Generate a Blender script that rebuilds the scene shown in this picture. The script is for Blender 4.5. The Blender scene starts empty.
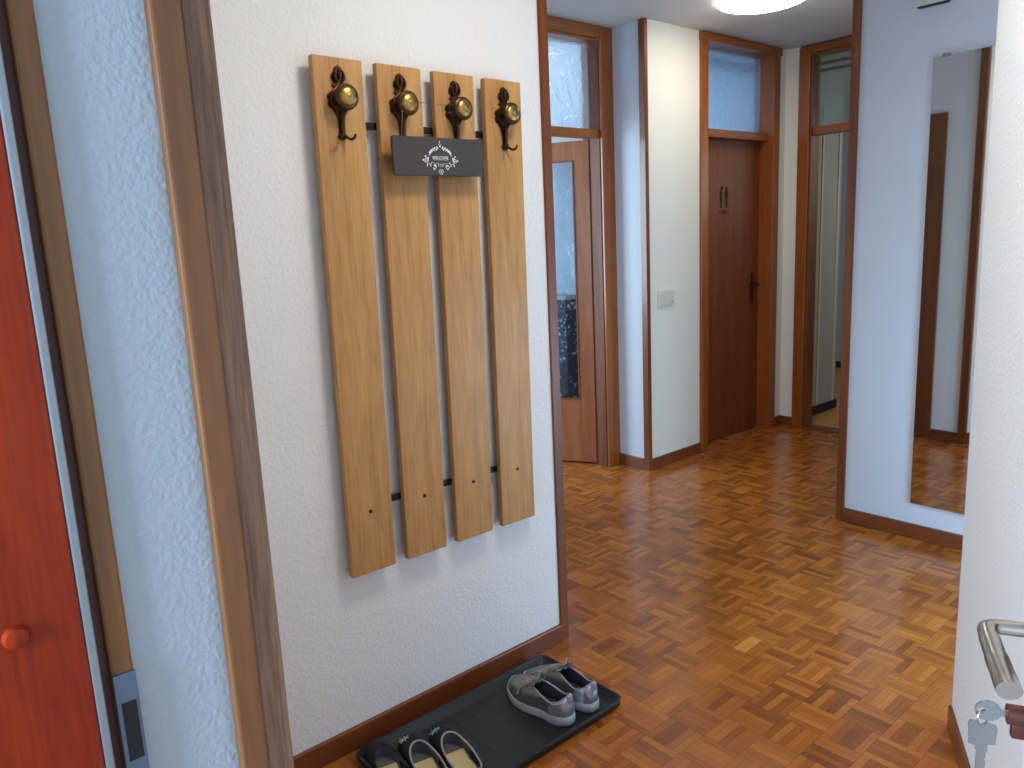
import bpy, bmesh, math, random
from mathutils import Vector, Matrix
random.seed(5)
SC = bpy.context.scene
COL = SC.collection
PI = math.pi

# ------------------------------------------------------------------ helpers
def srgb(r, g, b):
    def f(c):
        c /= 255.0
        return c / 12.92 if c <= .04045 else ((c + .055) / 1.055) ** 2.4
    return (f(r), f(g), f(b), 1)

class MB:
    def __init__(s): s.bm = bmesh.new()
    def box(s, x0, x1, y0, y1, z0, z1, bev=0, seg=2, rot=None):
        r = bmesh.ops.create_cube(s.bm, size=1)
        vs = r['verts']
        for v in vs:
            v.co = Vector(((x0 + x1) / 2 + v.co.x * (x1 - x0), (y0 + y1) / 2 + v.co.y * (y1 - y0), (z0 + z1) / 2 + v.co.z * (z1 - z0)))
        if rot is not None: bmesh.ops.transform(s.bm, matrix=rot, verts=vs)
        if bev:
            es = list({e for v in vs for e in v.link_edges})
            bmesh.ops.bevel(s.bm, geom=es, offset=bev, segments=seg, affect='EDGES', profile=.5)
        return s
    def prism(s, pts, z0, z1, bev=0):
        """vertical prism over a plan polygon"""
        lo = [s.bm.verts.new((x, y, z0)) for x, y in pts]; hi = [s.bm.verts.new((x, y, z1)) for x, y in pts]
        n = len(pts); fs = [s.bm.faces.new(lo[::-1]), s.bm.faces.new(hi)]
        for i in range(n): fs.append(s.bm.faces.new((lo[i], lo[(i + 1) % n], hi[(i + 1) % n], hi[i])))
        bmesh.ops.recalc_face_normals(s.bm, faces=fs)
        if bev:
            es = list({e for f in fs for e in f.edges})
            bmesh.ops.bevel(s.bm, geom=es, offset=bev, segments=2, affect='EDGES')
        return s
    def plate(s, pts, thick, mat=None, bev=0):
        """outline in local XZ, extruded along -Y by thick"""
        a = [s.bm.verts.new((x, 0, z)) for x, z in pts]; b = [s.bm.verts.new((x, -thick, z)) for x, z in pts]
        n = len(pts); fs = [s.bm.faces.new(a), s.bm.faces.new(b[::-1])]
        for i in range(n): fs.append(s.bm.faces.new((a[i], b[i], b[(i + 1) % n], a[(i + 1) % n])))
        bmesh.ops.recalc_face_normals(s.bm, faces=fs)
        if bev: bmesh.ops.bevel(s.bm, geom=list({e for f in fs for e in f.edges if all(v in b for v in e.verts)}), offset=bev, segments=2, affect='EDGES')
        if mat is not None: bmesh.ops.transform(s.bm, matrix=mat, verts=list({v for f in s.bm.faces for v in f.verts}))
        return s
    def lathe(s, prof, seg=32, mat=None, sx=1, sy=1):
        """prof: (r, z) about local Z"""
        rings = []; new = []
        for r, z in prof:
            if r < 1e-6: ring = [s.bm.verts.new((0, 0, z))]
            else: ring = [s.bm.verts.new((r * sx * math.cos(2 * PI * i / seg), r * sy * math.sin(2 * PI * i / seg), z)) for i in range(seg)]
            rings.append(ring); new += ring
        fs = []
        for a, b in zip(rings, rings[1:]):
            for i in range(seg):
                j = (i + 1) % seg
                if len(a) == 1 and len(b) == 1: continue
                if len(a) == 1: fs.append(s.bm.faces.new((a[0], b[j], b[i])))
                elif len(b) == 1: fs.append(s.bm.faces.new((a[i], a[j], b[0])))
                else: fs.append(s.bm.faces.new((a[i], a[j], b[j], b[i])))
        bmesh.ops.recalc_face_normals(s.bm, faces=fs)
        if mat is not None: bmesh.ops.transform(s.bm, matrix=mat, verts=new)
        return s
    def tube(s, pts, r, seg=10, closed=False, flat=1.0, cap=True):
        """tube through 3-D points; r scalar or list"""
        pts = [Vector(p) for p in pts]; n = len(pts)
        rs = r if isinstance(r, (list, tuple)) else [r] * n
        rings = []; nrm = None
        for i, p in enumerate(pts):
            if closed: t = pts[(i + 1) % n] - pts[i - 1]
            else: t = pts[min(i + 1, n - 1)] - pts[max(i - 1, 0)]
            t.normalize()
            if nrm is None:
                nrm = t.orthogonal().normalized() if abs(t.z) > .9 else Vector((0, 0, 1)) - t * t.z
                nrm.normalize()
            else:
                nrm = nrm - t * nrm.dot(t); nrm.normalize()
            b = t.cross(nrm)
            rings.append([s.bm.verts.new(p + (nrm * math.cos(2 * PI * k / seg) * flat + b * math.sin(2 * PI * k / seg)) * rs[i]) for k in range(seg)])
        fs = []
        m = n if closed else n - 1
        for i in range(m):
            a = rings[i]; b = rings[(i + 1) % n]
            for k in range(seg):
                fs.append(s.bm.faces.new((a[k], a[(k + 1) % seg], b[(k + 1) % seg], b[k])))
        if not closed and cap:
            fs.append(s.bm.faces.new(rings[0][::-1])); fs.append(s.bm.faces.new(rings[-1]))
        bmesh.ops.recalc_face_normals(s.bm, faces=fs)
        return s
    def grid(s, rows, closed=False):
        vs = [[s.bm.verts.new(p) for p in row] for row in rows]
        for a, b in zip(vs, vs[1:]):
            n = len(a)
            for i in range(n if closed else n - 1):
                j = (i + 1) % n
                s.bm.faces.new((a[i], a[j], b[j], b[i]))
        return vs
    def build(s, name, mat, parent=None, smooth=False, loc=None, rotz=0, angle=35):
        me = bpy.data.meshes.new(name)
        bmesh.ops.recalc_face_normals(s.bm, faces=s.bm.faces[:])
        s.bm.to_mesh(me); s.bm.free()
        me.materials.append(mat)
        if smooth:
            for p in me.polygons: p.use_smooth = True
            try: me.set_sharp_from_angle(angle=math.radians(angle))
            except Exception: pass
        o = bpy.data.objects.new(name, me); COL.objects.link(o)
        if parent is not None: o.parent = parent
        if loc is not None: o.location = loc
        if rotz: o.rotation_euler = (0, 0, rotz)
        return o

def tag(o, label=None, cat=None, group=None, kind=None):
    if label: o['label'] = label
    if cat: o['category'] = cat
    if group: o['group'] = group
    if kind: o['kind'] = kind
    return o
def struct(o, label=None):
    o['kind'] = 'structure'
    if label: o['label'] = label
    return o
def empty(name, loc=(0, 0, 0), rotz=0):
    o = bpy.data.objects.new(name, None); COL.objects.link(o)
    o.location = loc; o.rotation_euler = (0, 0, rotz); o.empty_display_size = .05
    return o
def copy_tree(o, parent=None):
    c = o.copy(); COL.objects.link(c); c.parent = parent
    for ch in list(o.children): copy_tree(ch, c)
    return c
def bez(p0, p1, p2, p3, n=10):
    out = []
    for i in range(n + 1):
        t = i / n; u = 1 - t
        out.append(tuple(u**3 * a + 3 * u * u * t * b + 3 * u * t * t * c + t**3 * d for a, b, c, d in zip(p0, p1, p2, p3)))
    return out
def catmull(P, n=6, closed=False):
    P = [Vector(p) for p in P]; N = len(P); out = []
    rng = range(N) if closed else range(N - 1)
    for i in rng:
        if closed: a, b, c, d = P[i - 1], P[i], P[(i + 1) % N], P[(i + 2) % N]
        else: a, b, c, d = P[max(i - 1, 0)], P[i], P[i + 1], P[min(i + 2, N - 1)]
        for k in range(n):
            t = k / n
            out.append(.5 * ((2 * b) + (-a + c) * t + (2 * a - 5 * b + 4 * c - d) * t * t + (-a + 3 * b - 3 * c + d) * t**3))
    if not closed: out.append(P[-1])
    return out

# ------------------------------------------------------------------ materials
class NT:
    def __init__(s, name):
        s.m = bpy.data.materials.new(name); s.m.use_nodes = True
        s.t = s.m.node_tree; s.b = s.t.nodes['Principled BSDF']; s.L = s.t.links
    def n(s, typ, **k):
        nd = s.t.nodes.new(typ)
        for a, v in k.items():
            if a.startswith('i_'):
                key = a[2:]; nd.inputs[int(key) if key.isdigit() else key.replace('_', ' ')].default_value = v
            else: setattr(nd, a, v)
        return nd
    def l(s, a, b): s.L.new(a, b)
    def math(s, op, a, b=None, c=None):
        nd = s.t.nodes.new('ShaderNodeMath'); nd.operation = op
        for i, v in enumerate((a, b, c)):
            if v is None: continue
            if isinstance(v, (int, float)): nd.inputs[i].default_value = v
            else: s.l(v, nd.inputs[i])
        return nd.outputs[0]
    def mix(s, fac, a, b):
        nd = s.t.nodes.new('ShaderNodeMix'); nd.data_type = 'RGBA'
        for i, v in ((0, fac), (6, a), (7, b)):
            if isinstance(v, (int, float, tuple)): nd.inputs[i].default_value = v
            else: s.l(v, nd.inputs[i])
        return nd.outputs[2]

def plain(name, col, rough=.5, metal=0, spec=.5, bump=None, bump_str=.3, bdist=.001, coat=0):
    k = NT(name); k.b.inputs['Base Color'].default_value = col; k.b.inputs['Roughness'].default_value = rough
    k.b.inputs['Metallic'].default_value = metal; k.b.inputs['Specular IOR Level'].default_value = spec
    k.b.inputs['Coat Weight'].default_value = coat
    if bump:
        tc = k.n('ShaderNodeTexCoord'); no = k.n('ShaderNodeTexNoise', i_Scale=bump, i_Detail=3.0)
        k.l(tc.outputs['Object'], no.inputs['Vector'])
        bp = k.n('ShaderNodeBump', i_Strength=bump_str, i_Distance=bdist); k.l(no.outputs[0], bp.inputs['Height']); k.l(bp.outputs[0], k.b.inputs['Normal'])
    return k.m

def plaster(name, col, scale=160, strength=.5, dist=.0018, var=.03):
    k = NT(name); k.b.inputs['Roughness'].default_value = .85; k.b.inputs['Specular IOR Level'].default_value = .25
    tc = k.n('ShaderNodeTexCoord')
    no = k.n('ShaderNodeTexNoise', i_Scale=scale, i_Detail=2.0, i_Roughness=.5); k.l(tc.outputs['Object'], no.inputs['Vector'])
    vo = k.n('ShaderNodeTexVoronoi', i_Scale=scale * .7); vo.feature = 'SMOOTH_F1'; k.l(tc.outputs['Object'], vo.inputs['Vector'])
    h = k.math('ADD', no.outputs[0], vo.outputs[0])
    bp = k.n('ShaderNodeBump', i_Strength=strength, i_Distance=dist); k.l(h, bp.inputs['Height']); k.l(bp.outputs[0], k.b.inputs['Normal'])
    lo = k.n('ShaderNodeTexNoise', i_Scale=2.0, i_Detail=3.0); k.l(tc.outputs['Object'], lo.inputs['Vector'])
    c2 = tuple(c * (1 - var * 2) for c in col[:3]) + (1,)
    k.l(k.mix(lo.outputs[0], col, c2), k.b.inputs['Base Color'])
    return k.m

def wood(name, c1, c2, axis='z', scale=9, rough=.38, stretch=14, coat=.25, bump=.08, streak=.0):
    """c1/c2 grain tones running along the axis (object space)"""
    k = NT(name); k.b.inputs['Roughness'].default_value = rough; k.b.inputs['Coat Weight'].default_value = coat; k.b.inputs['Coat Roughness'].default_value = .2
    tc = k.n('ShaderNodeTexCoord'); mp = k.n('ShaderNodeMapping')
    sc = {'x': (1 / stretch, 1, 1), 'y': (1, 1 / stretch, 1), 'z': (1, 1, 1 / stretch)}[axis]
    mp.inputs['Scale'].default_value = sc
    k.l(tc.outputs['Object'], mp.inputs['Vector'])
    a = k.n('ShaderNodeTexNoise', i_Scale=scale * 2.2, i_Detail=5.0, i_Roughness=.6, i_Distortion=.6); k.l(mp.outputs[0], a.inputs['Vector'])
    b = k.n('ShaderNodeTexNoise', i_Scale=scale * 14, i_Detail=3.0, i_Roughness=.6); k.l(mp.outputs[0], b.inputs['Vector'])
    f = k.math('ADD', k.math('MULTIPLY', a.outputs[0], .65), k.math('MULTIPLY', b.outputs[0], .35))
    r = k.n('ShaderNodeValToRGB'); r.color_ramp.elements[0].position = .36; r.color_ramp.elements[1].position = .64
    r.color_ramp.elements[0].color = c2; r.color_ramp.elements[1].color = c1
    k.l(f, r.inputs[0]); k.l(r.outputs[0], k.b.inputs['Base Color'])
    bp = k.n('ShaderNodeBump', i_Strength=bump, i_Distance=.001); k.l(f, bp.inputs['Height']); k.l(bp.outputs[0], k.b.inputs['Normal'])
    return k.m

def parquet_mat():
    k = NT('parquet'); S = .1155
    tc = k.n('ShaderNodeTexCoord'); sp = k.n('ShaderNodeSeparateXYZ'); k.l(tc.outputs['Object'], sp.inputs[0])
    u = k.math('DIVIDE', k.math('SUBTRACT', sp.outputs[0], 1.897 - 40 * S), S)
    v = k.math('DIVIDE', k.math('SUBTRACT', sp.outputs[1], .830 - 40 * S), S)
    i = k.math('FLOOR', u); j = k.math('FLOOR', v); fu = k.math('FRACT', u); fv = k.math('FRACT', v)
    par = k.math('MODULO', k.math('ADD', i, j), 2.0)            # 0/1
    # strips: par=0 -> strips run along x (index by fv); par=1 -> along y (index by fu)
    mixv = k.n('ShaderNodeMix'); mixv.data_type = 'FLOAT'; k.l(par, mixv.inputs[0]); k.l(fv, mixv.inputs[2]); k.l(fu, mixv.inputs[3]); t = mixv.outputs[0]
    mixw = k.n('ShaderNodeMix'); mixw.data_type = 'FLOAT'; k.l(par, mixw.inputs[0]); k.l(fu, mixw.inputs[2]); k.l(fv, mixw.inputs[3]); w = mixw.outputs[0]
    t5 = k.math('MULTIPLY', t, 5.0); kk = k.math('FLOOR', t5); ft = k.math('FRACT', t5)
    cv = k.n('ShaderNodeCombineXYZ'); k.l(i, cv.inputs[0]); k.l(j, cv.inputs[1]); k.l(kk, cv.inputs[2])
    wn = k.n('ShaderNodeTexWhiteNoise'); wn.noise_dimensions = '3D'; k.l(cv.outputs[0], wn.inputs[0])
    cv2 = k.n('ShaderNodeCombineXYZ'); k.l(i, cv2.inputs[0]); k.l(j, cv2.inputs[1]); cv2.inputs[2].default_value = 31.7
    wt = k.n('ShaderNodeTexWhiteNoise'); wt.noise_dimensions = '3D'; k.l(cv2.outputs[0], wt.inputs[0])
    # grain
    g = k.n('ShaderNodeCombineXYZ')
    k.l(k.math('ADD', k.math('MULTIPLY', w, .55), k.math('MULTIPLY', wn.outputs[0], 37.0)), g.inputs[0])
    k.l(k.math('MULTIPLY', t, 14.0), g.inputs[1]); k.l(k.math('MULTIPLY', wt.outputs[0], 53.0), g.inputs[2])
    gn = k.n('ShaderNodeTexNoise', i_Scale=2.2, i_Detail=4.0, i_Roughness=.65); k.l(g.outputs[0], gn.inputs['Vector'])
    val = k.math('ADD', k.math('ADD', k.math('MULTIPLY', wn.outputs[0], .44), k.math('MULTIPLY', wt.outputs[0], .14)), k.math('ADD', k.math('MULTIPLY', gn.outputs[0], .46), k.math('MULTIPLY', k.math('MULTIPLY', k.math('COMPARE', i, 42.0, .1), k.math('COMPARE', j, 44.0, .1)), .15)))
    r = k.n('ShaderNodeValToRGB'); cr = r.color_ramp
    cr.elements[0].position = .18; cr.elements[0].color = srgb(112, 59, 24)
    cr.elements[1].position = 1.0; cr.elements[1].color = srgb(212, 148, 70)
    e = cr.elements.new(.5); e.color = srgb(156, 89, 33)
    e = cr.elements.new(.78); e.color = srgb(180, 109, 42)
    k.l(val, r.inputs[0])
    # seams: thin between strips, stronger between squares
    def edge(x, width):
        d = k.math('MINIMUM', x, k.math('SUBTRACT', 1.0, x)); return k.math('LESS_THAN', d, width)
    seam = k.math('MAXIMUM', k.math('MULTIPLY', edge(ft, .035), .45), k.math('MAXIMUM', k.math('MULTIPLY', edge(w, .007), .6), k.math('MULTIPLY', edge(t, .007), .6)))
    col = k.mix(seam, r.outputs[0], srgb(60, 28, 15))
    k.l(col, k.b.inputs['Base Color'])
    big = k.n('ShaderNodeTexNoise', i_Scale=3.0, i_Detail=3.0); k.l(tc.outputs['Object'], big.inputs['Vector'])
    rr = k.math('ADD', k.math('MULTIPLY', gn.outputs[0], .10), k.math('MULTIPLY', big.outputs[0], .10)); k.l(k.math('ADD', rr, .10), k.b.inputs['Roughness'])
    k.b.inputs['Specular IOR Level'].default_value = .5
    hgt = k.math('ADD', k.math('MULTIPLY', seam, -1.0), k.math('MULTIPLY', wn.outputs[0], .5))
    bp = k.n('ShaderNodeBump', i_Strength=.12, i_Distance=.0006); k.l(hgt, bp.inputs['Height']); k.l(bp.outputs[0], k.b.inputs['Normal'])
    return k.m

def ornament_glass(name, tint=(.85, .93, 1, 1), scale=14, rough=.12, diff=.35):
    k = NT(name); k.b.inputs['Base Color'].default_value = tint; k.b.inputs['Roughness'].default_value = rough
    k.b.inputs['Transmission Weight'].default_value = 1; k.b.inputs['IOR'].default_value = 1.45
    tc = k.n('ShaderNodeTexCoord'); no = k.n('ShaderNodeTexNoise', i_Scale=scale, i_Detail=3.0, i_Distortion=2.5); k.l(tc.outputs['Object'], no.inputs['Vector'])
    bp = k.n('ShaderNodeBump', i_Strength=.8, i_Distance=.012); k.l(no.outputs[0], bp.inputs['Height']); k.l(bp.outputs[0], k.b.inputs['Normal'])
    tr = k.n('ShaderNodeBsdfTranslucent', i_Color=tint); k.l(bp.outputs[0], tr.inputs['Normal'])
    ms = k.n('ShaderNodeMixShader', i_0=diff); k.l(k.b.outputs[0], ms.inputs[1]); k.l(tr.outputs[0], ms.inputs[2])
    out = k.t.nodes['Material Output']; k.l(ms.outputs[0], out.inputs['Surface'])
    return k.m

M = {}
M['wall'] = plaster('embossed_white_plaster', srgb(226, 224, 221), 150, .8, .002)
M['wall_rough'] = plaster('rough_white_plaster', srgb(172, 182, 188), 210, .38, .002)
M['wall_smooth'] = plaster('smooth_white_paint', srgb(228, 226, 224), 60, .10, .001, .015)
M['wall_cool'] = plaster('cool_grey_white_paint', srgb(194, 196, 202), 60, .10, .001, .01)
M['wall_cream'] = plaster('cream_wallpaper', srgb(230, 226, 214), 90, .22, .0012, .02)
M['ceil'] = plaster('ceiling_paint', srgb(206, 203, 198), 40, .05, .001, .01)
M['floor'] = parquet_mat()
M['trim'] = wood('brown_trim_wood', srgb(128, 68, 22), srgb(96, 45, 13))
M['casing'] = wood('amber_casing_wood', srgb(160, 87, 24), srgb(126, 63, 15))
M['casing_x'] = wood('amber_casing_wood_across', srgb(152, 84, 24), srgb(120, 61, 15), axis='x')
M['casing_y'] = wood('amber_casing_wood_deep', srgb(152, 84, 24), srgb(120, 61, 15), axis='y')
M['base_x'] = wood('baseboard_wood', srgb(124, 66, 28), srgb(92, 44, 17), axis='x')
M['base_y'] = wood('baseboard_wood_y', srgb(124, 66, 28), srgb(92, 44, 17), axis='y')
M['leaf'] = wood('door_leaf_veneer', srgb(130, 64, 14), srgb(102, 46, 8), scale=6, stretch=9, rough=.5, coat=.05)
M['leaf2'] = wood('glazed_leaf_veneer', srgb(150, 88, 50), srgb(120, 64, 34), scale=6, stretch=9)
M['jamb2'] = wood('greyish_red_jamb', srgb(120, 68, 38), srgb(92, 48, 24), rough=.6, coat=0)
M['oak'] = wood('light_oak_board', srgb(196, 148, 84), srgb(156, 108, 54), scale=8, rough=.5, stretch=12, coat=.05, bump=.12)
M['orange'] = wood('orange_lacquered_wood', srgb(152, 50, 10), srgb(120, 30, 4), scale=14, stretch=12, rough=.42, coat=.0)
M['orange'].node_tree.nodes['Principled BSDF'].inputs['Specular IOR Level'].default_value = .22
M['jamb_y'] = wood('ochre_jamb_wood', srgb(132, 86, 32), srgb(100, 60, 18), scale=10, rough=.5, coat=.1)
M['jamb_b'] = wood('brown_inner_casing', srgb(128, 82, 40), srgb(98, 60, 26), scale=8, rough=.5, coat=.1)
M['weather'] = wood('weathered_grey_brown_edge', srgb(152, 116, 90), srgb(84, 62, 46), scale=22, rough=.7, stretch=20, coat=0, bump=.3)
M['dark'] = plain('dark_gap', srgb(40, 26, 22), .7)
M['maroon'] = plain('maroon_painted_rebate', srgb(76, 38, 28), .6)
M['silver'] = plain('aluminium_strip', srgb(140, 146, 148), .4, .7)
M['steel'] = plain('worn_strike_steel', srgb(92, 108, 124), .4, .6, bump=80)
M['black'] = plain('black_hole', srgb(14, 14, 16), .8)
M['blackmetal'] = plain('black_rail_metal', srgb(24, 24, 26), .4, .5)
M['bronze'] = plain('antique_bronze', srgb(78, 54, 36), .38, .85, bump=120, bump_str=.35)
M['brass'] = plain('polished_brass', srgb(158, 130, 76), .34, 1)
M['slate'] = plain('slate_board', srgb(58, 56, 53), .7, bump=40, bump_str=.15)
M['chalk'] = plain('white_print', srgb(235, 235, 235), .8)
M['wire'] = plain('thin_steel_wire', srgb(120, 112, 100), .35, .8)
M['rubber'] = plain('black_tray_plastic', srgb(20, 23, 26), .5, bump=220, bump_str=.5, bdist=.0008)
M['blackprint'] = plain('black_sticker', srgb(16, 10, 8), .6)
M['switch'] = plain('ivory_switch_plastic', srgb(212, 208, 190), .35)
M['chime'] = plain('grey_beige_plastic', srgb(190, 190, 176), .45)
M['nickel'] = plain('satin_nickel', srgb(176, 170, 160), .26, 1)
M['keymetal'] = plain('key_nickel', srgb(160, 170, 174), .25, 1)
M['lockbrown'] = plain('brown_lock_plate', srgb(92, 52, 44), .35, .5)
M['mirror'] = plain('mirror_silvering', (.70, .71, .70, 1), .02, 1)
M['mirror_edge'] = plain('polished_glass_edge', srgb(200, 205, 200), .15, .3)
M['doorwhite'] = plain('white_door_leaf', srgb(215, 215, 214), .5)
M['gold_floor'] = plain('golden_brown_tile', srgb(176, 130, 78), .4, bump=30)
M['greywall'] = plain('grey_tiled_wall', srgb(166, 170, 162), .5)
M['cream_line'] = plain('cream_strip', srgb(214, 208, 180), .5)
M['rodmetal'] = plain('dark_rod', srgb(70, 52, 44), .5)
M['glassA'] = ornament_glass('ornamental_glass', (.80, .90, 1, 1), 9, .03, .10)
M['glassD'] = ornament_glass('clear_wavy_glass', (.80, .92, 1, 1), 9, .02, .03)
M['glassD'].node_tree.nodes['Bump'].inputs['Strength'].default_value = .25
M['glassB'] = ornament_glass('pebbled_glass', (.50, .68, .88, 1), 38, .05, .14)
M['glassC'] = ornament_glass('grey_transom_glass', (.72, .80, .82, 1), 40, .02, .10)
M['glassC'].node_tree.nodes['Bump'].inputs['Strength'].default_value = .06
M['glassB'].node_tree.nodes['Bump'].inputs['Strength'].default_value = .25
# dark navy cloth with white scribble
k = NT('dark_blue_patterned_cloth'); tc = k.n('ShaderNodeTexCoord')
no = k.n('ShaderNodeTexNoise', i_Scale=13.0, i_Detail=2.0, i_Distortion=3.0); k.l(tc.outputs['Object'], no.inputs['Vector'])
r = k.n('ShaderNodeValToRGB'); r.color_ramp.elements[0].position = .60; r.color_ramp.elements[0].color = srgb(26, 36, 54); r.color_ramp.elements[1].position = .64; r.color_ramp.elements[1].color = srgb(190, 200, 210)
k.l(no.outputs[0], r.inputs[0]); k.l(r.outputs[0], k.b.inputs['Base Color']); k.b.inputs['Roughness'].default_value = .8
M['scribble'] = k.m
# shoes
M['silverleather'] = plain('silver_grey_leather', srgb(126, 123, 120), .40, .6, bump=260, bump_str=.25, bdist=.0006)
M['heelsilver'] = plain('silver_heel_highlight', srgb(190, 202, 214), .25, .75)  # pale blue base carries the daylight highlight on the heel
M['sole'] = plain('pale_grey_rubber_sole', srgb(176, 178, 182), .6)
M['lining'] = plain('slate_blue_lining', srgb(52, 58, 72), .9)
M['laces'] = plain('grey_laces', srgb(150, 142, 132), .85)
M['felt_black'] = plain('black_slipper_cloth', srgb(20, 20, 23), .9, bump=200)
M['piping'] = plain('grey_collar_piping', srgb(150, 148, 150), .8)
M['greylining'] = plain('dark_grey_fleece', srgb(92, 90, 92), .95, bump=150)
M['insole'] = plain('cream_insole', srgb(196, 176, 128), .9, bump=120)
M['paleprint'] = plain('pale_blue_embroidery', srgb(120, 158, 176), .8)
M['whiteprint'] = plain('grey_green_embroidery', srgb(150, 168, 160), .8)
M['pinktab'] = plain('pinkish_heel_tab', srgb(162, 156, 162), .4, .4)
# glowing lamp glass
k = NT('lit_lamp_glass'); k.b.inputs['Base Color'].default_value = (.9, .9, .88, 1)
k.b.inputs['Emission Color'].default_value = (1, .93, .80, 1); k.b.inputs['Emission Strength'].default_value = 12.5
M['lamp'] = k.m
k = NT('lit_lamp_glass_entry'); k.b.inputs['Base Color'].default_value = (.9, .9, .88, 1)
k.b.inputs['Emission Color'].default_value = (1, .94, .86, 1); k.b.inputs['Emission Strength'].default_value = 32
M['lamp2'] = k.m

# ------------------------------------------------------------------ the setting
CZ = 2.55
struct(MB().box(-1.2, 8.2, -1.6, 6.2, -.06, 0).build('floor', M['floor']))
struct(MB().box(-1.2, 8.2, -1.6, 6.2, CZ, CZ + .06).build('ceiling', M['ceil']))
# rack wall (left) with its outer corner
struct(MB().box(.31, 1.765, 1.84, 1.95, 0, CZ).build('wall_left', M['wall']), 'white embossed plaster wall that carries the coat rack')
# wall running away from the corner (seen in the mirror), door opening 2.13..2.95
wm = MB().box(1.66, 1.765, 1.95, 2.12, 0, CZ).box(1.66, 1.765, 3.02, 3.24, 0, CZ)
wm.box(.12, .22, 1.95, 4.2, 0, CZ).box(.12, 1.66, 3.14, 3.24, 0, CZ)
struct(wm.build('wall_corner', M['wall_smooth']), 'white wall behind the rack wall corner, seen in the mirror')
# wall of the glazed door (Y = 3.19): opening 2.55..3.5
wm = MB().box(1.66, 2.55, 3.125, 3.24, 0, CZ)
struct(wm.build('wall_back', M['wall_smooth']))
# blue-lit short wall X = 3.53
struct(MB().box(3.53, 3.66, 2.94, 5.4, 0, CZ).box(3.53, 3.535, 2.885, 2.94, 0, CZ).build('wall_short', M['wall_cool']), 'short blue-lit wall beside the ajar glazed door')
struct(MB().box(3.535, 4.035, 2.88, 2.94, 0, CZ).build('wall_middle', M['wall_cream']), 'short wall with a light switch between two doors')
# toilet wall right remainder and far wall
struct(MB().box(4.905, 5.0, 2.88, 2.99, 0, CZ).box(5.0, 5.08, 2.775, 2.99, 0, CZ).build('wall_end', M['wall_cream']), 'narrow white wall between the toilet door and the end door')
struct(MB().box(5.0, 5.10, .5, 1.85, 0, CZ).build('wall_far', M['wall_smooth']))
# mirror wall
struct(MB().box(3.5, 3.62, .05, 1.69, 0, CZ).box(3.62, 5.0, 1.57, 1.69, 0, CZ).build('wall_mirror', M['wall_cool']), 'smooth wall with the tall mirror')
# angled right wall
uA = Vector((math.cos(math.radians(28.5)), math.sin(math.radians(28.5)))); nA = Vector((-uA.y, uA.x))
P0 = Vector((2.185, .712))
def pa(s, d): p = P0 - uA * s + nA * d; return (p.x, p.y)
struct(MB().prism([pa(0, 0), pa(1.72, 0), pa(1.72, -.12), pa(0, -.12)], 0, CZ).build('wall_right', M['wall']), 'white embossed plaster wall running at an angle on the right')
struct(MB().prism([pa(0, .009), pa(1.66, .009), pa(1.66, 0), pa(0, 0)], 0, .072, .003).build('baseboard_right', M['base_x']))
struct(MB().box(2.0, 3.62, -.05, .03, 2.1, CZ).build('wall_side', M['wall_smooth']))
# entrance wall: left pier, right pier, head
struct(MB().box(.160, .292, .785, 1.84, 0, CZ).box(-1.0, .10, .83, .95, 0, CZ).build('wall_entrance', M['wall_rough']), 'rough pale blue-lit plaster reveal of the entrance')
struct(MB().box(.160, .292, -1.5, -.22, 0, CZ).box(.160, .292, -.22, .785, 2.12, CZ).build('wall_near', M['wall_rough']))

# baseboards
def bb(name, segs, mat):
    m = MB()
    for (x0, x1, y0, y1) in segs: m.box(x0, x1, y0, y1, 0, .068, .003)
    return struct(m.build(name, mat))
bb('baseboard_left', [(.31, 1.752, 1.826, 1.84)], M['base_x'])
bb('baseboard_corner', [(1.765, 1.779, 1.87, 2.04)], M['base_y'])
bb('baseboard_mirror', [(3.486, 3.5, .15, 1.664)], M['base_y'])
bb('baseboard_middle', [(3.548, 4.035, 2.866, 2.88)], M['base_x'])
bb('baseboard_short', [(3.516, 3.53, 2.912, 3.107)], M['base_y'])
bb('baseboard_end', [(4.915, 5.0, 2.866, 2.88), (4.986, 5.0, 2.785, 2.866)], M['base_x'])
bb('baseboard_back', [(1.78, 2.49, 3.111, 3.125)], M['base_x'])
# corner trims
struct(MB().prism([(1.747, 1.832), (1.785, 1.832), (1.785, 1.875), (1.765, 1.875), (1.765, 1.84), (1.747, 1.84)], 0, CZ, .002).build('trim_1', M['trim']), 'brown wooden corner trim at the end of the rack wall')
struct(MB().prism([(3.548, 2.870), (3.518, 2.870), (3.518, 2.912), (3.53, 2.912), (3.53, 2.88), (3.548, 2.88)], 0, CZ, .002).build('trim_2', M['trim']), 'brown wooden corner trim beside the light switch wall')
struct(MB().prism([(3.488, 1.664), (3.488, 1.702), (3.53, 1.702), (3.53, 1.69), (3.5, 1.69), (3.5, 1.664)], 0, CZ, .002).build('trim_3', M['trim']), 'brown wooden corner trim beside the mirror wall')

# ---------------- door_1 : glazed door standing ajar (Y = 3.19)
d = struct(empty('door_1', (3.0, 3.19, 0)), 'glazed wooden door standing ajar under an ornamental transom')
def P(m, name, mat, parent, **k):
    """build world-space mesh and parent it to an empty located at parent.location"""
    o = m.build(name, mat, parent, **k)
    o.matrix_parent_inverse = Matrix.Identity(4)
    wl = Vector((0, 0, 0)); q = parent
    o.location = -parent['wp_v'] if False else -Vector(WPOS[parent.name])
    return o
WPOS = {}
def reg(o): WPOS[o.name] = o.location[:]; return o
reg(d)
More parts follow.
